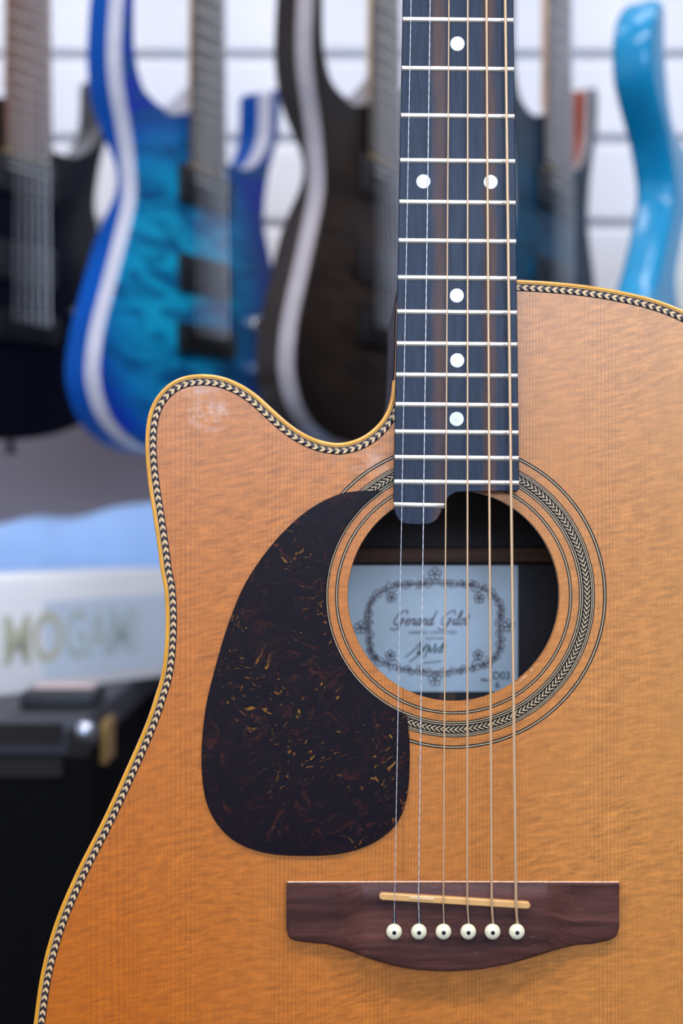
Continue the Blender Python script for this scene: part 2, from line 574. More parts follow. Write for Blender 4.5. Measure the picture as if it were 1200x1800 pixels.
MAT = {
    'cedar': make_cedar(),
    'binding': make_wood('amber_binding', (0.68, 0.275, 0.010), (0.82, 0.37, 0.020), (60, 60, 60), 0.26, 0.6, 0.10, bump=0.0),
    'purf_black': plain('black_purfling', (0.030, 0.018, 0.022), 0.42, scale=300, var=0.3),
    'purf_pale': plain('pale_purfling', (0.66, 0.44, 0.205), 0.42, scale=400, var=0.25),
    'ring_black': plain('rosette_black', (0.008, 0.005, 0.007), 0.45, scale=300, spec=0.2),
    'ring_pale': plain('rosette_pale', (0.58, 0.42, 0.22), 0.4, scale=400, var=0.2),
    'rosewood_side': make_wood('rosewood_side', (0.030, 0.012, 0.010), (0.085, 0.036, 0.028), (50, 50, 4), 0.28, 0.4),
    'rosewood_back_shaded': make_wood('rosewood_back_shaded', (0.012, 0.005, 0.004), (0.030, 0.012, 0.009), (50, 50, 4), 0.5),  # darker rosewood copy, shade inside the sound box put into the colour
    'rosewood_bridge': make_wood('rosewood_bridge', (0.022, 0.008, 0.008), (0.130, 0.048, 0.034), (7, 120, 120), 0.42, 0.0, 0.55, (0.30, 0.17, 0.13), rot=(math.radians(48), 0, 0), spec=0.22),
    'mahogany': make_wood('mahogany', (0.075, 0.026, 0.012), (0.145, 0.055, 0.024), (60, 60, 5), 0.5),
    'brace': make_wood('cedar_brace', (0.11, 0.040, 0.014), (0.17, 0.07, 0.026), (5, 60, 60), 0.6),
    'fretboard': make_fretboard(),
    'fret': plain('nickel_fret', (0.90, 0.81, 0.67), 0.34, 0.85, scale=200, var=0.06),
    'fret_dull': plain('worn_fret', (0.38, 0.36, 0.33), 0.45, 0.6, scale=200, var=0.06),
    'pearl': make_pearl(),
    'tortoise': make_tortoise(),
    'lacquer': plain('old_lacquer', (0.72, 0.47, 0.32), 0.3, scale=500, var=0.35),
    'bone': plain('bone_saddle', (0.70, 0.37, 0.125), 0.35, scale=150, var=0.06),
    'bone_cut': plain('bone_cut', (0.83, 0.53, 0.25), 0.4, scale=150, var=0.06),
    'pin': plain('ivory_pin', (0.85, 0.76, 0.50), 0.25, coat=0.3, var=0.04, scale=200),
    'pin_dot': plain('pin_dot', (0.012, 0.013, 0.03), 0.3),
    'steel': make_string('plain_steel', (0.80, 0.78, 0.78), 0.004),
    'bronze': make_string('bronze_wound', (0.93, 0.60, 0.33), 0.00042),
    'paper': make_paper(),
    'ink_red': plain('maroon_ink', (0.16, 0.085, 0.10), 0.8, scale=300, var=0.2),
    'ink_grey': plain('grey_ink', (0.20, 0.16, 0.18), 0.8, scale=300),
    'ink_green': plain('pen_ink', (0.045, 0.085, 0.085), 0.8, scale=300),
    'wall': plain('white_slat_laminate', (0.78, 0.78, 0.80), 0.45, scale=3, var=0.02),
    'groove': plain('slat_groove', (0.68, 0.68, 0.72), 0.6, scale=4, var=0.04),
    'dado': plain('taupe_dado', (0.215, 0.185, 0.21), 0.6, scale=4, var=0.05),
    'ceiling': plain('ceiling_paint', (0.75, 0.75, 0.75), 0.8, scale=2, var=0.02),
    'floor': make_wood('dark_floor', (0.030, 0.024, 0.022), (0.070, 0.055, 0.048), (3, 22, 3), 0.45),
    'room_wall': plain('room_wall_paint', (0.74, 0.73, 0.75), 0.8, scale=2, var=0.03),
    'room_wall_dark': plain('slate_wall_paint', (0.22, 0.22, 0.25), 0.8, scale=2, var=0.03),
    'lamp': emit_mat('lamp_diffuser', (0.985, 0.95, 1.0), LAMP_WALL),
    'lamp_room': emit_mat('room_lamp_diffuser', (1.0, 0.95, 0.95), LAMP_ROOM),
    'white_metal': plain('white_metal', (0.7, 0.7, 0.7), 0.4),
    'black_metal': plain('black_metal', (0.015, 0.015, 0.016), 0.4, 0.5),
    'chrome': plain('chrome', (0.85, 0.86, 0.88), 0.13, 1.0, var=0.03),
    'ball': plain('steel_ball', (0.50, 0.53, 0.60), 0.30, 1.0, var=0.03),
    'black_plastic': plain('black_plastic', (0.010, 0.010, 0.012), 0.45),
    'maple': make_wood('maple_neck', (0.62, 0.38, 0.16), (0.72, 0.47, 0.22), (60, 60, 6), 0.35, 0.2, 0.2),
    'fb_brown': make_wood('rosewood_neck', (0.115, 0.058, 0.040), (0.19, 0.10, 0.070), (90, 90, 9), 0.45),
    'fb_dark': make_wood('dark_neck', (0.055, 0.048, 0.042), (0.10, 0.088, 0.075), (90, 90, 9), 0.42),
    'fb_grey': make_wood('grey_neck', (0.12, 0.11, 0.115), (0.20, 0.18, 0.18), (90, 90, 9), 0.40),
    'black_gloss': plain('black_gloss', (0.0035, 0.0035, 0.005), 0.25, coat=0.1, spec=0.25),
    'black_back': plain('charcoal_back', (0.030, 0.028, 0.030), 0.3, coat=0.4),
    'grey_edge': plain('charcoal_edge', (0.075, 0.068, 0.068), 0.4),
    'pale_edge': make_wood('natural_maple_edge', (0.46, 0.45, 0.50), (0.56, 0.55, 0.60), (4, 40, 40), 0.35, 0.3, 0.15, bump=0.0),
    'tan_edge': make_wood('weathered_edge', (0.31, 0.275, 0.28), (0.39, 0.345, 0.35), (4, 40, 40), 0.35, 0.3, 0.15, bump=0.0),
    'blue_back': plain('blue_back', (0.001, 0.060, 0.29), 0.35, coat=0.0, spec=0.12, scale=12, var=0.2),
    'blue_top': make_quilt('blue_quilt', (0.004, 0.030, 0.30), (0.003, 0.070, 0.20), (0.006, 0.36, 0.56)),
    'brown_back': plain('brown_back', (0.014, 0.009, 0.007), 0.3, coat=0.1, spec=0.3),
    'brown_top': make_quilt('brown_quilt', (0.004, 0.003, 0.003), (0.008, 0.005, 0.004), (0.030, 0.018, 0.012), 0.0),
    'red_back': make_wood('red_mahogany', (0.20, 0.026, 0.006), (0.30, 0.050, 0.012), (30, 30, 4), 0.45, 0.0),
    'teal_top': make_quilt('teal_quilt', (0.003, 0.010, 0.022), (0.004, 0.025, 0.050), (0.006, 0.075, 0.135), 0.3),
    'silver_edge': plain('silver_edge', (0.30, 0.28, 0.29), 0.4),
    'cyan_metal': plain('sky_blue_metallic', (0.002, 0.23, 0.44), 0.30, 0.0, 0.6, 0.05, 60, 0.2, 0.12),
    'cream': plain('cream_pickguard', (0.80, 0.78, 0.68), 0.4),
    'carton': plain('white_carton', (0.80, 0.80, 0.80), 0.6, scale=8, var=0.03),
    'carton_print': plain('pale_blue_print', (0.56, 0.64, 0.72), 0.6, scale=8, var=0.04),
    'olive_print': plain('olive_print', (0.50, 0.50, 0.36), 0.6),
    'green_print': plain('green_print', (0.44, 0.53, 0.50), 0.6),
    'bag': plain('pale_blue_nylon', (0.40, 0.60, 0.92), 0.7, scale=14, var=0.08),
    'case': plain('black_case_laminate', (0.0035, 0.0035, 0.004), 0.8, scale=90, var=0.2, spec=0.04),
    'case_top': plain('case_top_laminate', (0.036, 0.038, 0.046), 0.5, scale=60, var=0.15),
    'case_trim': plain('dark_aluminium', (0.014, 0.011, 0.010), 0.6, 0.0, spec=0.2),
    'brass': plain('aged_brass', (0.42, 0.26, 0.08), 0.45, 0.4),
    'pink': plain('dull_pink_plate', (0.52, 0.40, 0.40), 0.5),
}

# ------------------------------------------------------------------ the room
XL, XR, YF, YW = -2.6, 3.0, -3.2, 1.20


def struct(name, x0, x1, y0, y1, z0, z1, mat):
    o = box(name, x0, x1, y0, y1, z0, z1, mat)
    return tag(o, kind='structure')


struct('floor', XL, XR, YF, YW + 0.1, -0.05, 0.0, MAT['floor'])
struct('ceiling', XL, XR, YF, YW + 0.1, CEIL, CEIL + 0.05, MAT['ceiling'])
struct('wall_left', XL - 0.05, XL, YF, YW + 0.1, 0, CEIL, MAT['room_wall'])
struct('wall_right', XR, XR + 0.05, YF, YW + 0.1, 0, CEIL, MAT['room_wall_dark'])

# slatted display wall: backing board with one plank per slat, joints recessed
wall = struct('wall_back', XL, XR, YW + 0.018, YW + 0.06, 0, CEIL, MAT['groove'])
PITCH = 0.1105
Z0 = ZC + (900 - 92) / F * (D + YW)          # a groove
zs = [Z0 + k * PITCH for k in range(-9, 16)]
prof = [(0.0, 0.0), (0.016, 0.0), (0.016, -0.098), (0.004, -0.098), (0.0, -0.094), (0.0, -0.005)]
dado_top = ZC + 0.095
plank_me = None
for zt in zs:
    z_top = zt - 0.006
    if z_top - 0.1 < dado_top or z_top > CEIL: continue
    if plank_me is None:
        pr = [(0.006, -0.007), (0.0125, 0.0), (0.0165, 0.0), (0.0165, -0.101), (0.009, -0.101), (0.006, -0.098)]
        V = [Vector((x, YW + a, b)) for x in (XL + 0.01, XR - 0.01) for a, b in pr]
        n = len(pr)
        Fc = [tuple(range(n)), tuple(range(n, 2 * n))] + [(i, (i + 1) % n, n + (i + 1) % n, n + i) for i in range(n)]
        pl = mesh('plank', V, Fc, MAT['wall'], wall)
        plank_me = pl.data
    else:
        pl = link('plank', plank_me, None, wall)
    pl.location = (0, 0, z_top)
dado = struct('trim_1', XL + 0.01, XR - 0.01, YW - 0.004, YW + 0.017, 0.10, dado_top + 0.02, MAT['dado'])
struct('baseboard_back', XL + 0.01, XR - 0.01, YW - 0.02, YW + 0.017, 0.0, 0.10, MAT['room_wall'])

# wall behind the photographer, with the shop window
wf = empty('wall_front', (0, YF, 0), kind='structure')
box('wall_panel', XL, XR, YF - 0.06, YF, 0, WIN['z0'], MAT['room_wall'], wf)
box('wall_panel', XL, XR, YF - 0.06, YF, WIN['z1'], CEIL, MAT['room_wall'], wf)
box('wall_panel', XL, WIN['x0'], YF - 0.06, YF, WIN['z0'], WIN['z1'], MAT['room_wall'], wf)
box('wall_panel', WIN['x1'], XR, YF - 0.06, YF, WIN['z0'], WIN['z1'], MAT['room_wall'], wf)
wn = empty('window_1', (0, YF, WIN['z0']), kind='structure')
for x in (WIN['x0'], WIN['x1'] - 0.05):
    box('window_frame', x, x + 0.05, YF - 0.05, YF + 0.01, WIN['z0'], WIN['z1'], MAT['white_metal'], wn)
for z in (WIN['z0'], WIN['z1'] - 0.05):
    box('window_frame', WIN['x0'], WIN['x1'], YF - 0.05, YF + 0.01, z, z + 0.05, MAT['white_metal'], wn)

# ceiling lamps
for k, (lx, ly) in enumerate(LAMPS):
    row = 'above the wall of electric guitars' if ly > 0 else 'above the open shop floor'
    t = empty('ceiling_lamp', (lx, ly, CEIL), 'flat white ceiling lamp panel ' + row, 'lamp', 'ceiling lamp panels ' + row)
    box('lamp_frame', lx - 0.42, lx + 0.42, ly - 0.17, ly + 0.17, CEIL - 0.03, CEIL, MAT['white_metal'], t)
    box('diffuser', lx - 0.40, lx + 0.40, ly - 0.15, ly + 0.15, CEIL - 0.036, CEIL - 0.028, MAT['lamp' if ly > 0 else 'lamp_room'], t)

# ------------------------------------------------------------------ the acoustic guitar
BASE = U(797, 2410)
G = empty('acoustic_guitar', BASE, 'cutaway acoustic guitar with orange cedar top, tortoiseshell pickguard and herringbone edge', 'guitar')

right = [(909, 491), (987, 496), (1040, 502), (1093, 511), (1147, 524), (1200, 544), (1262, 578), (1308, 625), (1336, 690),
         (1345, 770), (1339, 860), (1324, 960), (1313, 1040), (1309, 1111), (1314, 1178), (1326, 1222), (1343, 1275), (1377, 1355),
         (1418, 1444), (1462, 1533), (1500, 1622), (1525, 1711), (1540, 1800), (1550, 1880), (1553, 1960), (1543, 2050), (1510, 2150),
         (1445, 2250), (1335, 2330), (1195, 2380), (995, 2405), (797, 2410)]
left = [(600, 2405), (400, 2380), (260, 2330), (150, 2250), (85, 2150), (52, 2050), (43, 1960), (47, 1880), (58, 1800), (71, 1711),
        (95.5, 1622), (133, 1533), (178, 1444), (219, 1355), (254, 1275), (272, 1222), (284, 1178), (290, 1111), (288.5, 1044), (281, 1000),
        (276, 960), (268, 905), (261, 860), (256, 815), (254.5, 775), (258, 737), (267, 709), (282, 687), (302, 670), (327, 660), (357, 657),
        (389, 661), (420, 673), (450, 692), (480, 719), (510, 745), (540, 764), (570, 775), (600, 778), (632, 769), (658, 751), (676, 728),
        (686, 700), (690, 660), (692, 610), (693, 560), (694, 525), (699, 505), (712, 493), (735, 490), (800, 490)]
outline = resample([Vector(p) for p in cr(right + left, True, 8)], 5.0, True)
NO = normals2(outline, True)     # y is down in pixels: check the sense below
area = sum(outline[i].x * outline[(i + 1) % len(outline)].y - outline[(i + 1) % len(outline)].x * outline[i].y for i in range(len(outline)))
INW = [q * (1 if area > 0 else -1) for q in NO]
DEPTH = 0.102


def offset(d):
    return [p + q * d for p, q in zip(outline, INW)]


# soundboard with the round hole
HC, HR = Vector((797, 1047.5)), 187.0
o_in = offset(3.0)
nh = 96
hole = [HC + Vector((math.cos(2 * math.pi * k / nh), math.sin(2 * math.pi * k / nh))) * HR for k in range(nh)]
lo = [U(p.x, p.y, 0) for p in o_in]
lh = [U(p.x, p.y, 0) for p in hole]
tri = tessellate_polygon([lo, lh])
allv = lo + lh
nv = len(allv)
hole2 = [U(HC.x + (p.x - HC.x) * 0.994, HC.y + (p.y - HC.y) * 0.994, 0) for p in hole]
rim1 = [Vector((v.x, 0.0006, v.z)) for v in hole2]
rim2 = [Vector((v.x, 0.0030, v.z)) for v in hole2]
back = [Vector((v.x, 0.0030, v.z)) for v in lo]
V = allv + rim1 + rim2 + back
no_ = len(lo)
Fc = [tuple(t) for t in tri]
a0, r1, r2, b0 = no_, nv, nv + nh, nv + 2 * nh
for k in range(nh):
    k2 = (k + 1) % nh
    Fc.append((a0 + k, a0 + k2, r1 + k2, r1 + k)); Fc.append((r1 + k, r1 + k2, r2 + k2, r2 + k))
tri_b = tessellate_polygon([back, rim2])
idx = [b0 + i for i in range(no_)] + [r2 + k for k in range(nh)]
Fc += [tuple(idx[i] for i in t) for t in tri_b]
soundboard = mesh('soundboard', V, Fc, MAT['cedar'], G, 30)
soundboard['label'] = 'orange cedar soundboard with fine vertical grain'

# sides and back
side_f = [U(p.x, p.y, 0) for p in offset(1.2)]
n = len(side_f)
V = [Vector((v.x, 0.0015, v.z)) for v in side_f] + [Vector((v.x, DEPTH, v.z)) for v in side_f]
mesh('side', V, [(i, (i + 1) % n, n + (i + 1) % n, n + i) for i in range(n)], MAT['rosewood_side'], G, True)
V, Fc = prism_verts([Vector((v.x, DEPTH, v.z)) for v in side_f], [Vector((v.x, DEPTH + 0.003, v.z)) for v in side_f])
mesh('back', V, Fc, MAT['rosewood_back_shaded'], G)


SKIP = [p.x < 800 and p.y < 672 and p.x > 660 for p in outline]


def loop_strip(name, prof, mat, parent):
    """closed strip around the body; prof: (inward px, Y)"""
    n = len(outline)
    V, Fc = [], []
    for d, y in prof:
        V += [Vector((w.x, y, w.z)) for w in (U(p.x, p.y, 0) for p in offset(d))]
    for r in range(len(prof) - 1):
        for i in range(n):
            j = (i + 1) % n
            if SKIP[i]: continue
            Fc.append((r * n + i, r * n + j, (r + 1) * n + j, (r + 1) * n + i))
    return mesh(name, V, Fc, mat, parent, True)


# rosewood edge lines on the side, amber binding with a rounded corner, purfling band
bind = loop_strip('binding', [(0.3, 0.0065), (0.0, 0.0045), (0.0, 0.0012), (0.7, 0.0003), (1.8, -0.00025), (3.2, -0.0005), (6.4, -0.0005), (7.4, -0.0001), (7.6, 0.0004)], MAT['binding'], G)
bind['label'] = 'glossy amber binding around the edge'
loop_strip('binding_line', [(7.2, 0.0002), (7.2, -0.00040), (8.3, -0.00040), (8.4, 0.0002)], MAT['purf_pale'], G)
purf = loop_strip('purfling', [(8.2, 0.0002), (8.2, -0.00015), (20.6, -0.00015), (20.8, 0.0003)], MAT['purf_black'], G)

# herringbone pieces: pale chevrons let into the black band, pointing to the neck
cen = offset(14.4)
bot = min(range(len(outline)), key=lambda i: (outline[i] - Vector((797, 2410))).length)
nk_r = min(range(len(outline)), key=lambda i: (outline[i] - Vector((850, 490))).length)
nk_l = min(range(len(outline)), key=lambda i: (outline[i] - Vector((689, 676))).length)
path_l = [cen[i % len(cen)] for i in range(bot, nk_l + (len(cen) if nk_l < bot else 0))]
path_r = [cen[i % len(cen)] for i in range(bot, nk_r - (len(cen) if nk_r > bot else 0), -1)]
CH = 13.2
# chevron in local metres: +x forward, z across
hw, ar, th = 4.7 * MM, 5.0 * MM, 6.2 * MM
chev2 = [(0.0, ar * 0.5), (-th, ar * 0.5)]
P2 = [(ar * 0.55, 0), (-ar * 0.45, hw), (-ar * 0.45 - th, hw), (ar * 0.55 - th, 0), (-ar * 0.45 - th, -hw), (-ar * 0.45, -hw)]
V = [(x, -0.00022, z) for x, z in P2] + [(x, 0.0002, z) for x, z in P2]
Fc = [(0, 1, 2, 3), (0, 3, 4, 5)] + [(i, (i + 1) % 6, 6 + (i + 1) % 6, 6 + i) for i in range(6)]
chev_me = None
hid_V, hid_F = [], []
for path in (path_l, path_r):
    pts = resample(path, CH)
    for i in range(1, len(pts) - 1):
        p = pts[i]
        d = pts[i + 1] - pts[i - 1]
        ang = math.atan2(-d.y, d.x)
        w = U(p.x, p.y, 0)
        seen = -10 < p.x < 1215 and p.y < 1815
        M = Matrix.Translation(w) @ Matrix.Rotation(-ang, 4, 'Y')
        if seen:
            if chev_me is None:
                o = mesh('inlay_chevron', V, Fc, MAT['purf_pale'], purf, False, True)
                chev_me = o.data
            else:
                o = link('inlay_chevron', chev_me, None, purf)
            o.location = w - BASE
            o.rotation_euler = (0, -ang, 0)
        else:
            b = len(hid_V)
            hid_V += [M @ Vector(v) for v in V]
            hid_F += [tuple(b + k for k in f) for f in Fc]
o = mesh('inlay_chevron_band', hid_V, hid_F, MAT['purf_pale'], purf)
o['kind'] = 'stuff'


# rosette
def annulus_geo(r0, r1, y, n=160, lip=True):
    V, Fc = [], []
    prof = [(r0, 0.0002), (r0, y), (r1, y), (r1, 0.0002)] if lip else [(r0, y), (r1, y)]
    for r, yy in prof:
        for k in range(n):
            w = 2 * math.pi * k / n
            q = U(HC.x + math.cos(w) * r, HC.y + math.sin(w) * r, 0)
            V.append(Vector((q.x, yy, q.z)))
    for j in range(len(prof) - 1):
        for k in range(n):
            k2 = (k + 1) % n
            Fc.append((j * n + k, j * n + k2, (j + 1) * n + k2, (j + 1) * n + k))
    return V, Fc


ros = mesh('rosette', *annulus_geo(220.2, 248.7, -0.00004), MAT['ring_black'], G)
ros['label'] = 'black and cream herringbone rosette around the sound hole'
for r0, r1 in ((202.8, 208.5), (262.8, 269.0)):
    mesh('ring', *annulus_geo(r0, r1, -0.00004), MAT['ring_black'], ros)
for r0, r1 in ((204.9, 206.4), (265.1, 266.7), (222.1, 223.5), (225.9, 227.1), (242.5, 243.7), (245.6, 246.8)):
    mesh('ring', *annulus_geo(r0, r1, -0.00008), MAT['ring_pale'], ros)
V, Fc = [], []
nchev = 176
for k in range(nchev):
    w = 2 * math.pi * k / nchev
    dw = 2 * math.pi / nchev
    pts = []
    for s in (-1, 1):      # clockwise in the photo = increasing w (y down)
        rm, re = 234.9, 234.9 + s * 5.2
        quad = [(rm, w + dw * 0.95), (re, w), (re, w - dw * 0.36), (rm, w + dw * 0.52)]
        b = len(V)
        for r, a in quad:
            q = U(HC.x + math.cos(a) * r, HC.y + math.sin(a) * r, 0)
            V.append(Vector((q.x, -0.00008, q.z)))
        Fc.append((b, b + 1, b + 2, b + 3))
o = mesh('rosette_chevrons', V, Fc, MAT['ring_pale'], ros)
o['kind'] = 'stuff'

# pickguard
pg = [(672, 862), (637, 862.6), (602, 867), (571, 879), (540, 897.6), (509, 923.6), (481.7, 952.8), (454.5, 987.8), (429, 1028.6), (409.7, 1073),
      (392, 1124), (376.7, 1178), (365, 1225), (358, 1268), (354, 1318), (354.5, 1357), (359, 1396), (369, 1427), (384.5, 1452.6), (408, 1476),
      (443, 1493.5), (485.6, 1502.8), (532, 1505), (579, 1503.6), (618, 1497), (653, 1483.7), (680, 1466), (697.6, 1446.8), (709, 1423.5),
      (716, 1396), (719.5, 1357), (719.7, 1307), (717, 1276), (715, 1256)]
pg = cr(pg, False, 5)
a1 = math.atan2(1256 - HC.y, 715 - HC.x)
a2 = math.atan2(862 - HC.y, 672 - HC.x) + 2 * math.pi
for k in range(1, 60):
    f = k / 60
    a = a1 + (a2 - a1) * f
    r = 224.2
    if f < 0.06: r = 224.2
    pg.append(HC + Vector((math.cos(a), math.sin(a))) * r)
pick = prism_px('pickguard', pg, -0.0013, -0.00002, MAT['tortoise'], G, 0.0004)
pick['label'] = 'teardrop tortoiseshell pickguard, near black with amber flecks'

# ---- bridge
def y_bot(x):
    P = [(503, 1634), (504.5, 1643), (510, 1650), (520, 1654), (542.5, 1657), (575.5, 1660), (608.5, 1670), (647, 1684.6), (691, 1698), (735, 1705.5), (790, 1708), (845, 1704),
         (894.5, 1694.5), (938.5, 1682), (977, 1669.8), (1010, 1661.5), (1043, 1659), (1070.6, 1653), (1080, 1648), (1086, 1641), (1088, 1630)]
    for a, b in zip(P, P[1:]):
        if a[0] <= x <= b[0]:
            return a[1] + (b[1] - a[1]) * (x - a[0]) / (b[0] - a[0])
    return P[-1][1]


def br_h(x):
    def sm(t):
        t = min(1, max(0, t)); return t * t * (3 - 2 * t)
    e = 1.0
    if x < 640: e = 1 - (sm((640 - x) / 62) ** 0.7)
    if x > 958: e = 1 - (sm((x - 958) / 62) ** 0.7)
    return 0.0042 + 0.0050 * e


xs = [503 + 585 * k / 150 for k in range(151)]
ts = [0, 0, 0.012, 0.03, 0.25, 0.5, 0.75, 0.96, 0.985, 1.0, 1.0]
V, Fc = [], []
for x in xs:
    yt = 1552.0 - 0.2
    yb_ = y_bot(x)
    h = br_h(x)
    ex = min(x - 503, 1088 - x)
    if ex < 3: h -= 0.0004 * (1 - ex / 3)
    for r, t in enumerate(ts):
        hh = h
        if r in (0, len(ts) - 1): hh = 0.0
        elif r in (1, len(ts) - 2): hh = h - 0.0011
        elif r in (2, len(ts) - 3): hh = h - 0.0004
        q = U(x, yt + (yb_ - yt) * t, -hh)
        V.append(q)
m = len(ts)
for i in range(len(xs) - 1):
    for r in range(m - 1):
        Fc.append((i * m + r, i * m + r + 1, (i + 1) * m + r + 1, (i + 1) * m + r))
Fc.append(tuple(range(m))); Fc.append(tuple((len(xs) - 1) * m + r for r in range(m)))
bridge = mesh('bridge', V, Fc, MAT['rosewood_bridge'], G, 40)
bridge['label'] = 'dark rosewood bridge with dished wings'

o = tube('lacquer_bead', [U(505, 1550.6, -0.0001), U(800, 1550.2, -0.0001), U(1087, 1550.8, -0.0001)], 0.00042, MAT['lacquer'], G, 8)
o['label'] = 'pale line of old lacquer along the bridge edge'
# saddle, slanted, with rounded ends
sa, sb = Vector((672.5, 1576.6)), Vector((926, 1592.2))
sd = (sb - sa).normalized(); sn = Vector((-sd.y, sd.x)); R = 6.2
pts = [sa + sd * math.cos(a) * R + sn * math.sin(a) * R for a in [math.pi / 2 + math.pi * k / 8 for k in range(9)]]
pts += [sb + sd * math.cos(a) * R + sn * math.sin(a) * R for a in [-math.pi / 2 + math.pi * k / 8 for k in range(9)]]
prism_px('saddle', pts, -0.0120, -0.0085, MAT['bone'], G, 0.0005)
# compensation step filed for the second string
q0, q1 = sa + sd * 47, sa + sd * 90
pts = [q0 - sn * 5.0, q1 - sn * 5.0, q1 + sn * 1.0, q0 + sn * 1.0]
o = prism_px('saddle_step', pts, -0.0124, -0.0118, MAT['bone_cut'], G, 0.0002)
o['label'] = 'paler filed step on the saddle'

# strings and pins
s_top = [722.3, 755.7, 788.8, 821.8, 854.7, 887.6]          # x at y = 0
s_bot = [693.3, 735.2, 779.0, 821.0, 864.0, 906.7]          # x at the saddle
pins = [692.6, 736.2, 779.4, 823.0, 865.8, 908.6]
gauge = [0.36, 0.48, 0.66, 0.86, 1.10, 1.36]                # mm
YN = -885.0
YSTR0, YSTR1 = -0.0088, -0.0128
pin_me = dot_me = None
for k in range(6):
    ys = 1577 + (s_bot[k] - 672) * 15.6 / 254
    rad = gauge[k] / 2000
    path = []
    for j in range(9):
        f = j / 8
        py = YN + (ys - YN) * f
        px = s_top[k] + (s_bot[k] - s_top[k]) * (py / ys)
        path.append(U(px, py, YSTR0 + (YSTR1 - YSTR0) * f))
    path.append(U(s_bot[k] + (pins[k] - s_bot[k]) * 0.4, ys + 14, -0.0121))
    path.append(U(pins[k] + 0.5, 1622, -0.0100))
    path.append(U(pins[k] + 0.5, 1628, -0.0078))
    o = tube('string', path, rad, MAT['steel' if k < 2 else 'bronze'], G, 10)
    o['label'] = 'thin plain steel string' if k < 2 else 'bronze wound string'
    # pin slot
    sl = [(pins[k] - 2.0, 1606), (pins[k] + 3.4, 1606), (pins[k] + 4.0, 1630), (pins[k] - 2.6, 1630)]
    prism_px('pin_slot', sl, -0.00928, -0.0088, MAT['pin_dot'], G)
    c = U(pins[k], 1639, -0.0115)
    c.y = -0.0090
    prof = [(0.0030, 0.0), (0.0034, 0.0004), (0.00365, 0.0012), (0.00355, 0.0019), (0.0030, 0.0026), (0.0020, 0.0031), (0.0010, 0.0033), (0.0002, 0.00335)]
    pe = empty('bridge_pin', c - BASE)
    pe.parent = G
    if pin_me is None:
        o = lathe('pin_head', prof, (0, 0, 0), (0, -1, 0), MAT['pin'], pe, 28, True)
        pin_me = o.data
        o = lathe('pin_dot', [(0.00095, 0.0024), (0.00095, 0.00338), (0.0006, 0.00342)], (0, 0, 0), (0, -1, 0), MAT['pin_dot'], pe, 18, True)
        dot_me = o.data
    else:
        link('pin_head', pin_me, None, pe)
        link('pin_dot', dot_me, None, pe)

# ---- fretboard
def fb_l(y): return 708.0 - 15.8 * y / 840.0
def fb_r(y): return 902.0 + 10.2 * y / 840.0
YFB = -0.0066
fbp = [(fb_l(YN), YN), (fb_r(YN), YN), (902, 0), (907, 420), (fb_r(840), 840), (912, 858), (910, 863.5)]
fbp += [(880, 863.8), (850, 864.2), (815, 864.6)] + [tuple(p) for p in cr([(803, 865.5), (793, 870), (785, 879), (779, 891), (774, 903), (767, 914), (755, 921), (735, 922.5), (715, 921.5), (703, 916), (696, 906), (692.5, 893)], False, 4)]
fbp += [(692, 880), (692.2, 840), (700, 420), (708, 0)]
fb = prism_px('fretboard', fbp, YFB, -0.00012, MAT['fretboard'], G, 0.0004, 30)
fb['label'] = 'black ebony fretboard with brown streaks'
fret_y = [35, 121, 204, 283, 356, 424, 489, 549, 605, 660, 712, 760, 805, 848, 888]
fret_y = [1583 - 2472 / 2 ** (k / 12) for k in range(1, 8)] + fret_y
for i, fy in enumerate(fret_y):
    x0, x1 = fb_l(fy) + 0.5, fb_r(fy) - 0.5
    if i == len(fret_y) - 1: x1 = 781.0
    y0, y1 = fy - 1.0, fy + 1.0
    a, b = U(x0, y0, YFB), U(x1, y1, YFB)
    # half-round crown
    V = []
    sec = 9
    for e, q in enumerate((a, a.lerp(b, 0.008), a.lerp(b, 0.992), b)):
        k = 0.72 if e in (0, 3) else 1.0
        for s in range(sec):
            w = math.pi * s / (sec - 1)
            V.append(q + Vector((0, -math.sin(w) * 0.00080 * k + 0.0001, math.cos(w) * 0.00118)))
    Fc = []
    for e in range(3):
        for s in range(sec - 1):
            Fc.append((e * sec + s, e * sec + s + 1, (e + 1) * sec + s + 1, (e + 1) * sec + s))
    Fc += [tuple(range(sec)), tuple(3 * sec + s for s in range(sec))]
    mesh('fret', V, Fc, MAT['fret'], fb, 50)
dots = [(803.7, 77, 12.6), (743.8, 319, 12.2), (862, 320, 12.2), (802.6, 519.5, 12.2), (803.3, 633.5, 12.4), (802.3, 736.5, 12.4),
        (805, -140, 12.6), (806, -380, 12.6)]
for x, y, r in dots:
    c = U(x, y, YFB)
    lathe('position_dot', [(r * MM, 0.0), (r * MM, 0.00012), (r * MM * 0.96, 0.00016)], c, (0, -1, 0), MAT['pearl'], fb, 28, False, 15)
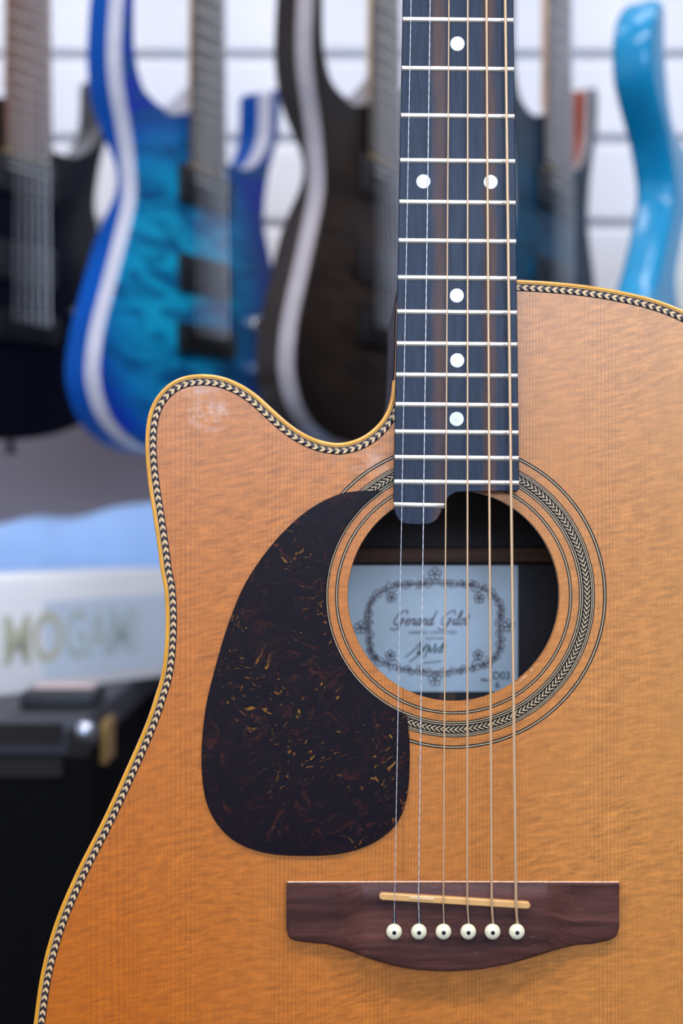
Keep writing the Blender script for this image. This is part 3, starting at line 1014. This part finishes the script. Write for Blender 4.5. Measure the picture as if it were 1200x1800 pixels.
# neck, heel and headstock (mostly out of the frame)
V, Fc = [], []
rows = [(-900, 1.0, 0.019), (-400, 1.0, 0.020), (100, 1.0, 0.021), (380, 1.0, 0.022), (440, 0.92, 0.040), (486, 0.86, 0.088), (500, 0.85, 0.095)]
sec = 11
for py, k, dp in rows:
    l_, r_ = U(fb_l(py) + 2.5, py, YFB).x, U(fb_r(py) - 2.5, py, YFB).x
    cx, hw_ = (l_ + r_) / 2, (r_ - l_) / 2 * k
    zz = U(800, py, YFB).z
    for s in range(sec):
        w = math.pi * s / (sec - 1)
        V.append(Vector((cx - math.cos(w) * hw_, -0.0002 + (math.sin(w) ** 0.8) * dp, zz)))
for i in range(len(rows) - 1):
    for s in range(sec):
        s2 = (s + 1) % sec
        Fc.append((i * sec + s, i * sec + s2, (i + 1) * sec + s2, (i + 1) * sec + s))
Fc += [tuple(range(sec)), tuple((len(rows) - 1) * sec + s for s in range(sec))]
mesh('neck', V, Fc, MAT['mahogany'], G, 60)
hp = [(712, -890), (903, -890), (915, -960), (935, -1010), (940, -1500), (880, -1530), (740, -1530), (680, -1500), (685, -1010), (700, -960)]
hs = prism_px('headstock', hp, -0.0045, 0.0115, MAT['rosewood_side'], G, 0.001)
prism_px('nut', [(fb_l(YN), -905), (fb_r(YN), -905), (fb_r(YN), -887), (fb_l(YN), -887)], -0.0090, -0.001, MAT['bone'], G)
for s, x in ((-1, 672), (1, 948)):
    for yy in (-1080, -1240, -1400):
        c = U(x, yy, 0.004)
        tube('tuning_peg', [c, c + Vector((s * 0.014, 0, 0)), c + Vector((s * 0.016, 0, 0)), c + Vector((s * 0.028, 0, 0))], [0.003, 0.003, 0.008, 0.007], MAT['chrome'], G, 12)

# ---- inside the box: braces and the paper label
box('back_brace', U(380, 0, 0.09).x, U(1180, 0, 0.09).x, DEPTH - 0.011, DEPTH - 0.0002, U(0, 988, 0.092).z, U(0, 962, 0.092).z, MAT['brace'], G, 0.002)
box('back_brace', U(380, 0, 0.09).x, U(1180, 0, 0.09).x, DEPTH - 0.011, DEPTH - 0.0002, U(0, 1390, 0.092).z, U(0, 1365, 0.092).z, MAT['brace'], G, 0.002)
box('back_strip', U(772, 0, 0.1).x, U(800, 0, 0.1).x, DEPTH - 0.0012, DEPTH - 0.0001, U(0, 2200, 0.1).z, U(0, 1010, 0.1).z, MAT['mahogany'], G)
LY = DEPTH - 0.0016


def L(px, py, lift=0.0):
    return U(px, py, LY - lift)


V, Fc = [], []
gx = 14
cols_ = [604 + (910 - 604) * k / gx for k in range(gx + 1)]
for x in cols_:
    b = 0.0009 if 750 < x < 820 else 0.0
    for py in (994, 1216):
        q = L(x, py); q.y = LY + 0.0004 - b * 0.5
        V.append(q)
for k in range(gx): Fc.append((2 * k, 2 * k + 1, 2 * k + 3, 2 * k + 2))
label = mesh('label', V, Fc, MAT['paper'], G, True)
label['label'] = 'aged blue-white paper maker label with maroon scroll border'
PL = 0.0006


def to3(paths, w):
    V, Fc = ribbon_geo(paths, w)
    return [L(v.x, v.y, PL) for v in V], Fc


def spiral(cx, cy, r, turns, a0, sgn=1):
    out = []
    n_ = int(turns * 16)
    for k in range(n_ + 1):
        f = k / n_
        a = a0 + sgn * 2 * math.pi * turns * f
        out.append((cx + math.cos(a) * r * (1 - 0.86 * f), cy + math.sin(a) * r * (1 - 0.86 * f)))
    return out


def flower(cx, cy, r):
    ps = []
    for k in range(5):
        a = 2 * math.pi * k / 5 - math.pi / 2
        c = (cx + math.cos(a) * r * 0.62, cy + math.sin(a) * r * 0.62)
        ps.append([(c[0] + math.cos(b) * r * 0.42, c[1] + math.sin(b) * r * 0.42) for b in [2 * math.pi * j / 10 for j in range(11)]])
    ps.append([(cx + math.cos(b) * r * 0.2, cy + math.sin(b) * r * 0.2) for b in [2 * math.pi * j / 8 for j in range(9)]])
    return ps


heavy, light_ = [], []
# the frame: an octagon-like scroll border, centre (764, 1103)
frame_pts = [(650, 1063), (664, 1045), (690, 1032), (712, 1027), (735, 1027), (752, 1026), (778, 1026), (798, 1027), (818, 1027), (836, 1030), (862, 1042), (876, 1060),
             (879, 1078), (878, 1094), (878, 1114), (878, 1132), (872, 1152), (856, 1165), (838, 1170), (816, 1177), (798, 1179), (778, 1181), (752, 1181), (735, 1179),
             (714, 1177), (694, 1170), (668, 1162), (656, 1150), (650, 1134), (649, 1116), (648, 1096), (649, 1080)]
big_ = {0: 5, 1: 8, 2: 9.5, 3: 7, 9: 9.5, 10: 8.5, 17: 8.5, 18: 9.5, 25: 9.5, 26: 9}
for i, (x, y) in enumerate(frame_pts):
    r = 1.25 * big_.get(i, 7.2 if i % 2 else 6.4)
    heavy.append(spiral(x, y, r, 1.7, 2.1 * i, 1 if i % 2 else -1))
for i, p in enumerate(frame_pts):
    q = frame_pts[(i + 1) % len(frame_pts)]
    m_ = (Vector(p) + Vector(q)) / 2
    out_ = (m_ - Vector((764, 1103))).normalized()
    heavy.append(spiral(m_.x + out_.x * 3, m_.y + out_.y * 3, 6.8, 1.6, 1.3 * i, -1 if i % 2 else 1))
fr = cr([Vector(p) for p in frame_pts], True, 4)
heavy.append(fr + [fr[0]])
for (x, y, r) in ((764, 1009, 11), (764, 1195, 11), (634, 1103, 11), (894, 1100, 11), (688, 1050, 9), (842, 1051, 9), (686, 1152, 9), (840, 1151, 9)):
    heavy += flower(x, y, r)
inner = [(672, 1050), (690, 1043), (712, 1036), (816, 1036), (838, 1042), (866, 1052), (868, 1070), (868, 1135), (858, 1152), (822, 1164), (800, 1170), (710, 1170), (690, 1160), (660, 1148), (659, 1070)]
light_.append([Vector(p) for p in inner] + [Vector(inner[0])])
mesh('printed_border', *to3(heavy, 1.3), MAT['ink_red'], label)

# script lettering drawn as pen strokes: x-height 1 unit
GL = {
    'G': ([[(1.45, 1.55), (1.42, 2.0), (1.1, 2.15), (0.55, 1.75), (0.12, 1.0), (0.10, 0.35), (0.45, 0.02), (0.95, 0.35), (1.2, 0.95)],
           [(0.75, 0.85), (1.2, 0.95), (1.05, 0.2), (0.75, -0.5), (0.2, -0.65), (-0.2, -0.35)]], 1.5),
    'e': ([[(0, 0.35), (0.42, 0.55), (0.5, 0.9), (0.28, 1.0), (0.08, 0.55), (0.2, 0.05), (0.5, 0.05), (0.75, 0.35)]], 0.72),
    'r': ([[(0, 0.35), (0.18, 0.95), (0.3, 0.85), (0.52, 0.9), (0.42, 0.4), (0.5, 0.02), (0.75, 0.35)]], 0.72),
    'a': ([[(0.58, 0.85), (0.35, 1.0), (0.08, 0.55), (0.15, 0.05), (0.4, 0.15), (0.6, 0.95), (0.5, 0.3), (0.62, 0.0), (0.88, 0.35)]], 0.85),
    'd': ([[(0.58, 0.85), (0.35, 1.0), (0.08, 0.55), (0.15, 0.05), (0.4, 0.15), (0.75, 2.1), (0.52, 0.4), (0.62, 0.0), (0.88, 0.35)]], 0.85),
    'i': ([[(0, 0.35), (0.22, 1.0), (0.14, 0.3), (0.26, 0.0), (0.5, 0.35)], [(0.30, 1.42), (0.36, 1.52)]], 0.48),
    'l': ([[(0, 0.35), (0.36, 1.4), (0.4, 2.05), (0.24, 1.9), (0.1, 0.5), (0.22, 0.0), (0.48, 0.35)]], 0.45),
    'o': ([[(0.45, 0.95), (0.2, 0.9), (0.08, 0.4), (0.3, 0.0), (0.56, 0.5), (0.45, 0.95), (0.75, 0.85)]], 0.68),
    't': ([[(0.32, 1.6), (0.14, 0.4), (0.26, 0.0), (0.5, 0.35)], [(0.0, 1.1), (0.5, 1.18)]], 0.5),
    ' ': ([], 0.9),
}


def script(word, x0, y0, u, slant=0.32, kx=1.0):
    paths, x = [], 0.0
    for ch in word:
        st, adv = GL[ch]
        for s in st:
            pts = [(x0 + (x + px) * u * kx + py * u * slant, y0 - py * u) for px, py in s]
            paths.append([Vector(p) for p in cr(pts, False, 5)])
        x += adv
    return paths


W_ = sum(GL[c][1] for c in 'Gerard Gilot')
u_ = 12.0
mesh('printed_name', *to3(script('Gerard Gilot', 690, 1099, u_, 0.32, 131 / (W_ * u_)), 1.7), MAT['ink_red'], label)
text_mesh('printed_line', 'HAND CRAFTED', 8.6, MAT['ink_grey'], label, lambda x, y: L(761 + x * 1.30, 1112 - y, PL))
text_mesh('printed_line', 'GUITARS', 6.6, MAT['ink_grey'], label, lambda x, y: L(764 + x * 1.30, 1122.5 - y, PL))
sig = [[(712, 1155), (724, 1146), (737, 1132), (742, 1127), (736, 1142), (733, 1150), (742, 1142), (750, 1131)],
       [(719, 1164), (735, 1152), (748, 1139), (755, 1133), (750, 1146), (745, 1157)],
       [(752, 1144), (757, 1138), (755, 1147), (761, 1142), (766, 1131), (763, 1148), (769, 1141), (772, 1148), (776, 1136), (779, 1130), (776, 1148)],
       [(744, 1165), (760, 1164), (776, 1162)], [(768, 1139), (784, 1136)]]
mesh('signature', *to3([[Vector(p) for p in cr(s, False, 5)] for s in sig], 1.6), MAT['ink_green'], label)
text_mesh('printed_line', 'No.', 9, MAT['ink_red'], label, lambda x, y: L(852 + x, 1195 - y, PL), 0, 0.15)
text_mesh('written_number', 'D03', 19, MAT['ink_green'], label, lambda x, y: L(881 + x * 0.95, 1188 - y, PL))
text_mesh('written_number', '6', 17, MAT['ink_green'], label, lambda x, y: L(874 + x, 1204 - y, PL))

# ---- floor stand carrying the guitar (below and behind it)
ST = empty('guitar_stand', (BASE.x, 0.05, 0), 'black metal floor stand under the acoustic guitar', 'stand')
pc = Vector((BASE.x, 0.135, 0))
tube('post', [pc + Vector((0, 0, 0.10)), pc + Vector((0, 0, BASE.z + 0.17))], 0.009, MAT['black_metal'], ST, 14)
for a in (90, 210, 330):
    d = Vector((math.cos(math.radians(a)), math.sin(math.radians(a)), 0)) * 0.22
    tube('leg', [pc + Vector((0, 0, 0.22)), pc + d + Vector((0, 0, 0.012))], 0.008, MAT['black_metal'], ST, 10)
for s in (-1, 1):
    q = pc + Vector((0, 0, BASE.z - 0.02))
    e = Vector((BASE.x + s * 0.09, 0.120, BASE.z - 0.014))
    tube('cradle_arm', [q, e, Vector((e.x, -0.012, BASE.z - 0.014)), Vector((e.x, -0.022, BASE.z + 0.012))], 0.007, MAT['black_metal'], ST, 10)
tube('back_rest', [Vector((BASE.x - 0.08, 0.120, BASE.z + 0.165)), Vector((BASE.x + 0.08, 0.120, BASE.z + 0.165))], 0.008, MAT['black_metal'], ST, 10)

# ------------------------------------------------------------------ electric guitars hung on the wall, turned to the right
AE = math.radians(58)
YG = 1.520 - D
CAM = Vector((0, -D, ZC))
UA = Vector((math.cos(AE), math.sin(AE), 0))
NA = Vector((math.sin(AE), -math.cos(AE), 0))


def face_uv(px, py, P0):
    d = Vector(((px - 600) / F, 1.0, (900 - py) / F))
    t = (P0 - CAM).dot(NA) / d.dot(NA)
    P = CAM + d * t
    return Vector(((P - P0).dot(UA), P.z - P0.z))


A_PX = [(270, 790), (231, 769), (200, 733), (184, 689), (179, 644), (187, 578), (204, 511), (227, 422), (242, 355), (243, 311), (235, 231), (222, 155),
        (217, 89), (221, 0), (225, -30), (231, -44), (237, -30), (235, 0), (236, 89), (248, 147), (262, 169), (284, 188), (308, 196), (340, 196), (370, 230),
        (385, 275), (402, 289), (435, 298), (462, 280), (478, 240), (481, 185), (481, 162), (486, 157), (491, 166), (492, 200), (487, 245), (472, 302), (463, 378),
        (469, 427), (480, 480), (492, 560), (495, 620), (487, 690), (462, 750), (405, 785), (330, 797)]
P0A = U(357, 285, YG)
shapeA = resample([Vector(p) for p in cr([face_uv(x, y, P0A) for x, y in A_PX], True, 6)], 0.008, True)
S_PX = [(1240, 805), (1180, 785), (1130, 735), (1106, 670), (1102, 610), (1122, 560), (1150, 520), (1172, 440), (1186, 370), (1190, 325), (1180, 255), (1165, 195), (1153, 140),
        (1149, 87), (1151, 45), (1158, 14), (1167, -2), (1174, -2), (1179, 20), (1180, 90), (1186, 170), (1196, 222), (1216, 256), (1250, 268), (1300, 268), (1320, 285), (1345, 290), (1368, 270),
        (1385, 235), (1396, 180), (1402, 160), (1408, 175), (1408, 215), (1398, 270), (1384, 330), (1380, 378), (1386, 430), (1398, 490), (1410, 560), (1412, 630), (1404, 690), (1378, 755), (1320, 795)]
P0S = U(1282, 285, YG)
shapeS = resample([Vector(p) for p in cr([face_uv(x, y, P0S) for x, y in [(a - 7, b) for a, b in S_PX]], True, 6)], 0.008, True)


def layer(name, shape, y0, y1, mat, parent, back_fn=None, ku=1.0):
    f = [Vector((p.x * ku, y0, p.y)) for p in shape]
    b = [Vector((p.x * ku, (back_fn(p) if back_fn else y1), p.y)) for p in shape]
    V, Fc = prism_verts(f, b)
    return mesh(name, V, Fc, mat, parent, 40, True)


def e_guitar(cx, py_end, label, top, edge, back, fbm, ku=1.0, core=0.019, shape=None, neck_w=1.0, deep=1.0, scoop=False):
    P0 = U(cx, py_end, YG)
    g = empty('electric_guitar', P0, label, 'guitar', 'electric guitars hung along the slat wall', rz=AE)
    shp = shape or shapeA
    strat = shape is not None
    if strat:
        o = layer('body', shp, 0.0, 0.040, top, g)
        bm = bmesh.new(); bm.from_mesh(o.data)
        bmesh.ops.dissolve_limit(bm, angle_limit=0.02, verts=bm.verts, edges=bm.edges)
        ed = [e for e in bm.edges if len(e.link_faces) == 2 and e.calc_face_angle() > 1.0]
        bmesh.ops.bevel(bm, geom=ed, offset=0.011, segments=5, profile=0.5, affect='EDGES', clamp_overlap=True)
        for f in bm.faces: f.smooth = True
        bm.to_mesh(o.data); bm.free()
        o.data.set_sharp_from_angle(angle=math.radians(60))
        pg_ = [face_uv(x, y, P0S) for x, y in ((1250, 290), (1222, 330), (1208, 380), (1197, 430), (1189, 480), (1188, 530), (1205, 565), (1250, 570), (1310, 590), (1370, 660),
                                               (1392, 620), (1385, 520), (1372, 430), (1350, 340), (1320, 300))]
        pgs = [Vector(p) for p in cr([Vector(p) for p in pg_], True, 4)]
        layer('pickguard', pgs, -0.0022, -0.0001, MAT['cream'], g)
    else:
        layer('body_top', shp, 0.0, 0.003, top, g, ku=ku)
        layer('body_edge', shp, 0.003, 0.003 + core, edge, g, ku=ku)
        def bk(p):
            dip = math.exp(-((p.y + 0.032) / 0.042) ** 2)
            return 0.003 + core + (0.006 + 0.020 * (1 - dip)) * deep
        if scoop:
            sc = [face_uv(x, y, P0A) for x, y in ((286, 189), (296, 181), (310, 170), (322, 158), (332, 146), (334, 196), (320, 200), (304, 202), (292, 198))]
            layer('cutaway_scoop', sc, -0.0012, 0.0005, edge, g)
        layer('body_back', shp, 0.003 + core, 0.045, back, g, bk, ku)
    # neck and fretboard
    wl, wr = 0.0285 * neck_w, 0.0215 * neck_w
    TOPV = 0.490
    V, Fc = prism_verts([Vector(p) for p in ((-wl, -0.010, -0.004), (wl, -0.010, -0.004), (wr, -0.010, TOPV), (-wr, -0.010, TOPV))],
                        [Vector(p) for p in ((-wl, -0.004, -0.004), (wl, -0.004, -0.004), (wr, -0.004, TOPV), (-wr, -0.004, TOPV))])
    f = mesh('fretboard', V, Fc, fbm, g, False, True)
    V, Fc = [], []
    for v_, w_, dp in ((-0.02, wl, 0.004), (0.045, wl * 0.97, 0.006), (0.060, wl * 0.95, 0.014), (TOPV, wr, 0.014)):
        for s in range(9):
            a = math.pi * s / 8
            V.append(Vector((-math.cos(a) * w_, -0.0041 + math.sin(a) * dp, v_)))
    for i in range(3):
        for s in range(9):
            s2 = (s + 1) % 9
            Fc.append((i * 9 + s, i * 9 + s2, (i + 1) * 9 + s2, (i + 1) * 9 + s))
    Fc += [tuple(range(9)), tuple(27 + s for s in range(9))]
    mesh('neck', V, Fc, MAT['maple'], g, 60, True)
    scale = 0.648
    bridge_v = -(scale / 4) - 0.026
    fme = None
    for k in range(1, 25):
        v_ = bridge_v + scale / 2 ** (k / 12)
        if v_ > TOPV: continue
        w_ = wl + (wr - wl) * v_ / TOPV
        if fme is None:
            V = []
            for x in (-1, 1):
                for s in range(5):
                    a = math.pi * s / 4
                    V.append((x, -0.010 - math.sin(a) * 0.0012, math.cos(a) * 0.0013))
            Fc = [(s, s + 1, 6 + s, 5 + s) for s in range(4)] + [(0, 1, 2, 3, 4), (5, 6, 7, 8, 9)]
            o = mesh('fret', V, Fc, MAT['fret_dull'], f, True, True)
            fme = o.data
        else:
            o = link('fret', fme, None, f)
        o.location = (0, 0, v_)
        o.scale = (w_, 1, 1)
    # headstock
    hp_ = [(-wr, TOPV), (wr, TOPV), (0.030, TOPV + 0.04), (0.020, TOPV + 0.17), (-0.020, TOPV + 0.19), (-0.040, TOPV + 0.14), (-0.030, TOPV + 0.03)]
    layer('headstock', [Vector(p) for p in hp_], -0.004, 0.010, MAT['maple'] if strat else back, g)
    # pickups, bridge, strings, knob
    for v0, v1 in ((-0.050, -0.010), (-0.143, -0.103)):
        box('pickup', -0.044, 0.044, -0.006, 0.0, v0, v1, MAT['black_plastic'], g, 0.002, True)
    box('bridge', -0.046, 0.046, -0.011, 0.0, bridge_v - 0.020, bridge_v + 0.012, MAT['black_metal'], g, 0.003, True)
    for k in range(6):
        x0, x1 = -0.026 + 0.0104 * k, -0.017 + 0.0068 * k
        tube('string', [(x0, -0.0125, bridge_v), (x1, -0.0118, TOPV)], 0.00055 - 0.000085 * (5 - k) if k else 0.00014, MAT['steel'], g, 5, True)
    for (u, v_) in ((0.085, -0.165), (0.092, -0.215)):
        lathe('knob', [(0.010, 0.0), (0.010, 0.009), (0.0085, 0.013), (0.004, 0.014)], (u * ku, 0, v_), (0, -1, 0), MAT['chrome'], g, 18, True)
    # strap button at the foot of the body
    vb = min(p.y for p in shp)
    lathe('strap_button', [(0.004, -0.002), (0.004, 0.008), (0.008, 0.010), (0.008, 0.013)], (0.0, 0.02, vb), (0, 0, -1), MAT['black_metal'], g, 14, True)
    # wall hanger
    top = P0 + Vector((0, 0, TOPV - 0.004))
    h = empty('guitar_hanger', (top.x, YW, top.z), 'black yoke hanger on the slat wall holding the ' + label.split(' with ')[0].split(' whose ')[0], 'hanger', 'wall hangers of the electric guitars')
    bx = UA * 0.034
    fr_ = -NA * 0.0
    box('wall_plate', top.x - 0.03, top.x + 0.03, YW - 0.012, YW - 0.0005, top.z - 0.06, top.z + 0.05, MAT['black_metal'], h, 0.002)
    mid = top - NA * 0.030
    tube('rod', [Vector((top.x, YW - 0.010, top.z)), Vector((mid.x, YW - 0.06, top.z)), mid + Vector((0, 0, 0.012))], 0.006, MAT['black_metal'], h, 10)
    tube('yoke', [top + bx + NA * 0.018 + Vector((0, 0, 0.018)), top + bx - NA * 0.010 + Vector((0, 0, 0.018)), mid + bx * 0.5 + Vector((0, 0, 0.018)), mid - bx * 0.5 + Vector((0, 0, 0.018)), top - bx - NA * 0.010 + Vector((0, 0, 0.018)), top - bx + NA * 0.018 + Vector((0, 0, 0.018))],
         0.005, MAT['black_metal'], h, 10)
    return g


e_guitar(42, 262, 'glossy black electric guitar with brown rosewood fretboard', MAT['black_gloss'], MAT['grey_edge'], MAT['black_back'], MAT['fb_brown'], 1.0, 0.012, None, 1.15)
e_guitar(357, 285, 'blue quilted electric guitar with pale maple edge', MAT['blue_top'], MAT['pale_edge'], MAT['blue_back'], MAT['fb_dark'], scoop=True)
e_guitar(668, 270, 'dark brown electric guitar with greyish pale edge', MAT['brown_top'], MAT['tan_edge'], MAT['brown_back'], MAT['fb_dark'], scoop=True)
e_guitar(972, 290, 'dark teal electric guitar with red mahogany back and horn', MAT['teal_top'], MAT['silver_edge'], MAT['red_back'], MAT['fb_grey'], 0.86, 0.008, deep=1.45)
e_guitar(1282, 285, 'sky blue metallic electric guitar with rounded edges and cream pickguard', MAT['cyan_metal'], None, MAT['cyan_metal'], MAT['maple'], 1.0, 0.0, shapeS)

# ------------------------------------------------------------------ black flight case with the boxes on it
d_f = 1.20
case_top = ZC - (1265 - 900) / F * d_f
cy0 = d_f - D
cxr = (152 - 600) / F * d_f
cx0 = cxr - 0.85
cy1 = cy0 + 0.60
CS = empty('flight_case', ((cxr + cx0) / 2, (cy0 + cy1) / 2, 0), 'tall black flight case with chrome ball corner beside the acoustic guitar', 'case')
box('case_body', cx0, cxr, cy0, cy1, 0.0, case_top - 0.03, MAT['case'], CS, 0.003)
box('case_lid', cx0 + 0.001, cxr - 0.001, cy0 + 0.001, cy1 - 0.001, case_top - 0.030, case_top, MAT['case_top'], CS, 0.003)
for z0, z1 in ((case_top - 0.020, case_top - 0.003), (case_top - 0.048, case_top - 0.032)):
    box('edge_strip', cx0 + 0.02, cxr - 0.02, cy0 - 0.003, cy0 + 0.002, z0, z1, MAT['case_trim'], CS)
box('edge_strip', cxr - 0.018, cxr + 0.003, cy0 - 0.002, cy0 + 0.018, 0.03, case_top - 0.03, MAT['case'], CS, 0.002)
# chrome ball corner: three small flanges and the ball
bc = Vector((cxr - 0.001, cy0 + 0.001, case_top - 0.010))
V, Fc = [], []
rings_ = 8
for i in range(rings_ + 1):
    ph = math.pi * i / rings_
    for k in range(14):
        w = 2 * math.pi * k / 14
        V.append(bc + Vector((math.sin(ph) * math.cos(w), math.sin(ph) * math.sin(w), math.cos(ph))) * 0.0095)
for i in range(rings_):
    for k in range(14):
        Fc.append((i * 14 + k, i * 14 + (k + 1) % 14, (i + 1) * 14 + (k + 1) % 14, (i + 1) * 14 + k))
ball = mesh('ball_corner', V, Fc, MAT['ball'], CS, True)
ball['label'] = 'shiny chrome ball corner'
box('corner_plate', cxr - 0.016, cxr + 0.003, cy0 - 0.004, cy0, case_top - 0.032, case_top - 0.008, MAT['case_trim'], ball, 0.0012)
box('side_latch', cxr, cxr + 0.006, cy0 + 0.065, cy0 + 0.115, case_top - 0.050, case_top - 0.012, MAT['brass'], CS, 0.002)

# white carton lying on the case, turned away to the right
cz0 = case_top
dl = (ZC - case_top) / (325 / F)                # depth of its lower front edge where it leaves the photo on the left
dr = (ZC - case_top) / (291 / F)
pL = Vector(((0 - 600) / F * dl, dl - D, cz0))
pR = Vector(((272 - 600) / F * dr, dr - D, cz0))
ux = (pR - pL).normalized()
uy = Vector((-ux.y, ux.x, 0))
hC = (325 - 121) / F * dl
ctr = pL - ux * 0.10
lenC = (pR - pL).length + 0.10 + 0.07
yaw = math.atan2(ux.y, ux.x)
CB = empty('carton', (ctr.x, ctr.y, cz0), 'long white cardboard carton with faded olive lettering lying on the flight case', 'box', rz=yaw)
box('carton_body', 0, lenC, 0, 0.105, 0.0005, hC, MAT['carton'], CB, 0.002, True)
box('carton_flap', 0.002, lenC - 0.002, 0.003, 0.100, hC, hC + 0.003, MAT['carton'], CB, 0.001, True)
box('printed_panel', 0.100 + 0.052, lenC - 0.004, -0.0006, 0.0002, 0.012, hC * 0.80, MAT['carton_print'], CB, 0, True)
# lettering on the front face
word = 'MOGAMI'
tw = (pR - pL).length * 0.88
for part, matn, x0, wd in (('MO', 'olive_print', 0.0, 0.42), ('GAMI', 'green_print', 0.42, 0.58)):
    c = bpy.data.curves.new('t', 'FONT'); c.body = part; c.size = 0.064; c.offset = 0.0012
    o = bpy.data.objects.new('t', c); col.objects.link(o)
    bpy.context.view_layer.update()
    me = bpy.data.meshes.new_from_object(o.evaluated_get(bpy.context.evaluated_depsgraph_get()))
    xs_ = [v.co.x for v in me.vertices]
    k = tw * wd * 0.95 / (max(xs_) - min(xs_))
    V = [Vector((0.100 + 0.004 + tw * x0 + (v.co.x - min(xs_)) * k, -0.0010, 0.030 + v.co.y * 1.05)) for v in me.vertices]
    Fc = [tuple(p.vertices) for p in me.polygons]
    bpy.data.objects.remove(o); bpy.data.curves.remove(c); bpy.data.meshes.remove(me)
    mesh('printed_lettering', V, Fc, MAT[matn], CB, False, True)

# pale blue padded bag behind the carton, on the case
V, Fc = [], []
nx, nz = 26, 10
bx0, bx1 = pL.x - 0.16, pL.x + 0.30
by = cy0 + 0.50


def bag_h(f):
    return (ZC - case_top) - 0.004 + 0.020 * math.exp(-((f - 0.60) / 0.13) ** 2) - 0.02 * abs(f - 0.5) ** 2 * 4


ringn = 16
for i in range(nx + 1):
    f = i / nx
    endk = min(1.0, (min(f, 1 - f) / 0.08)) ** 0.5 if 0 < f < 1 else 0.02
    h = bag_h(f)
    for k in range(ringn):
        w = 2 * math.pi * k / ringn
        cs, sn_ = math.cos(w), math.sin(w)
        yy = by + 0.055 * math.copysign(abs(cs) ** 0.6, cs) * endk
        zz = case_top + 0.001 + h / 2 + (h / 2) * math.copysign(abs(sn_) ** 0.6, sn_) * (0.6 + 0.4 * endk)
        zz += 0.003 * math.sin(f * 31) * max(0, sn_)
        V.append(Vector((bx0 + (bx1 - bx0) * f, yy, zz)))
for i in range(nx):
    for k in range(ringn):
        k2 = (k + 1) % ringn
        Fc.append((i * ringn + k, i * ringn + k2, (i + 1) * ringn + k2, (i + 1) * ringn + k))
Fc += [tuple(range(ringn)), tuple(nx * ringn + k for k in range(ringn))]
BG = empty('padded_bag', ((bx0 + bx1) / 2, by, case_top), 'pale blue padded bag behind the white carton', 'bag')
mesh('bag_body', V, Fc, MAT['bag'], BG, True)
tube('seam', [Vector((bx0 + (bx1 - bx0) * f, by - 0.053, case_top + 0.10)) for f in (0.08, 0.3, 0.5, 0.7, 0.92)], 0.0025, MAT['carton_print'], BG, 8)

# small black pedal in front of the carton's right end
pd = 1.30
px0, px1 = (150 - 600) / F * pd, (268 - 600) / F * pd
PD = empty('effects_pedal', ((px0 + px1) / 2, pd - D, case_top), 'small black effects pedal with pink plate by the white carton', 'pedal')
px1 = min(px1, cxr - 0.003)
px0 = px1 - 0.066
box('pedal_body', px0, px1, pd - D - 0.045, pd - D + 0.02, case_top + 0.0003, case_top + 0.016, MAT['black_plastic'], PD, 0.003)
box('top_plate', px0 + 0.006, px1 - 0.006, pd - D - 0.020, pd - D + 0.016, case_top + 0.016, case_top + 0.0175, MAT['pink'], PD, 0.0005)
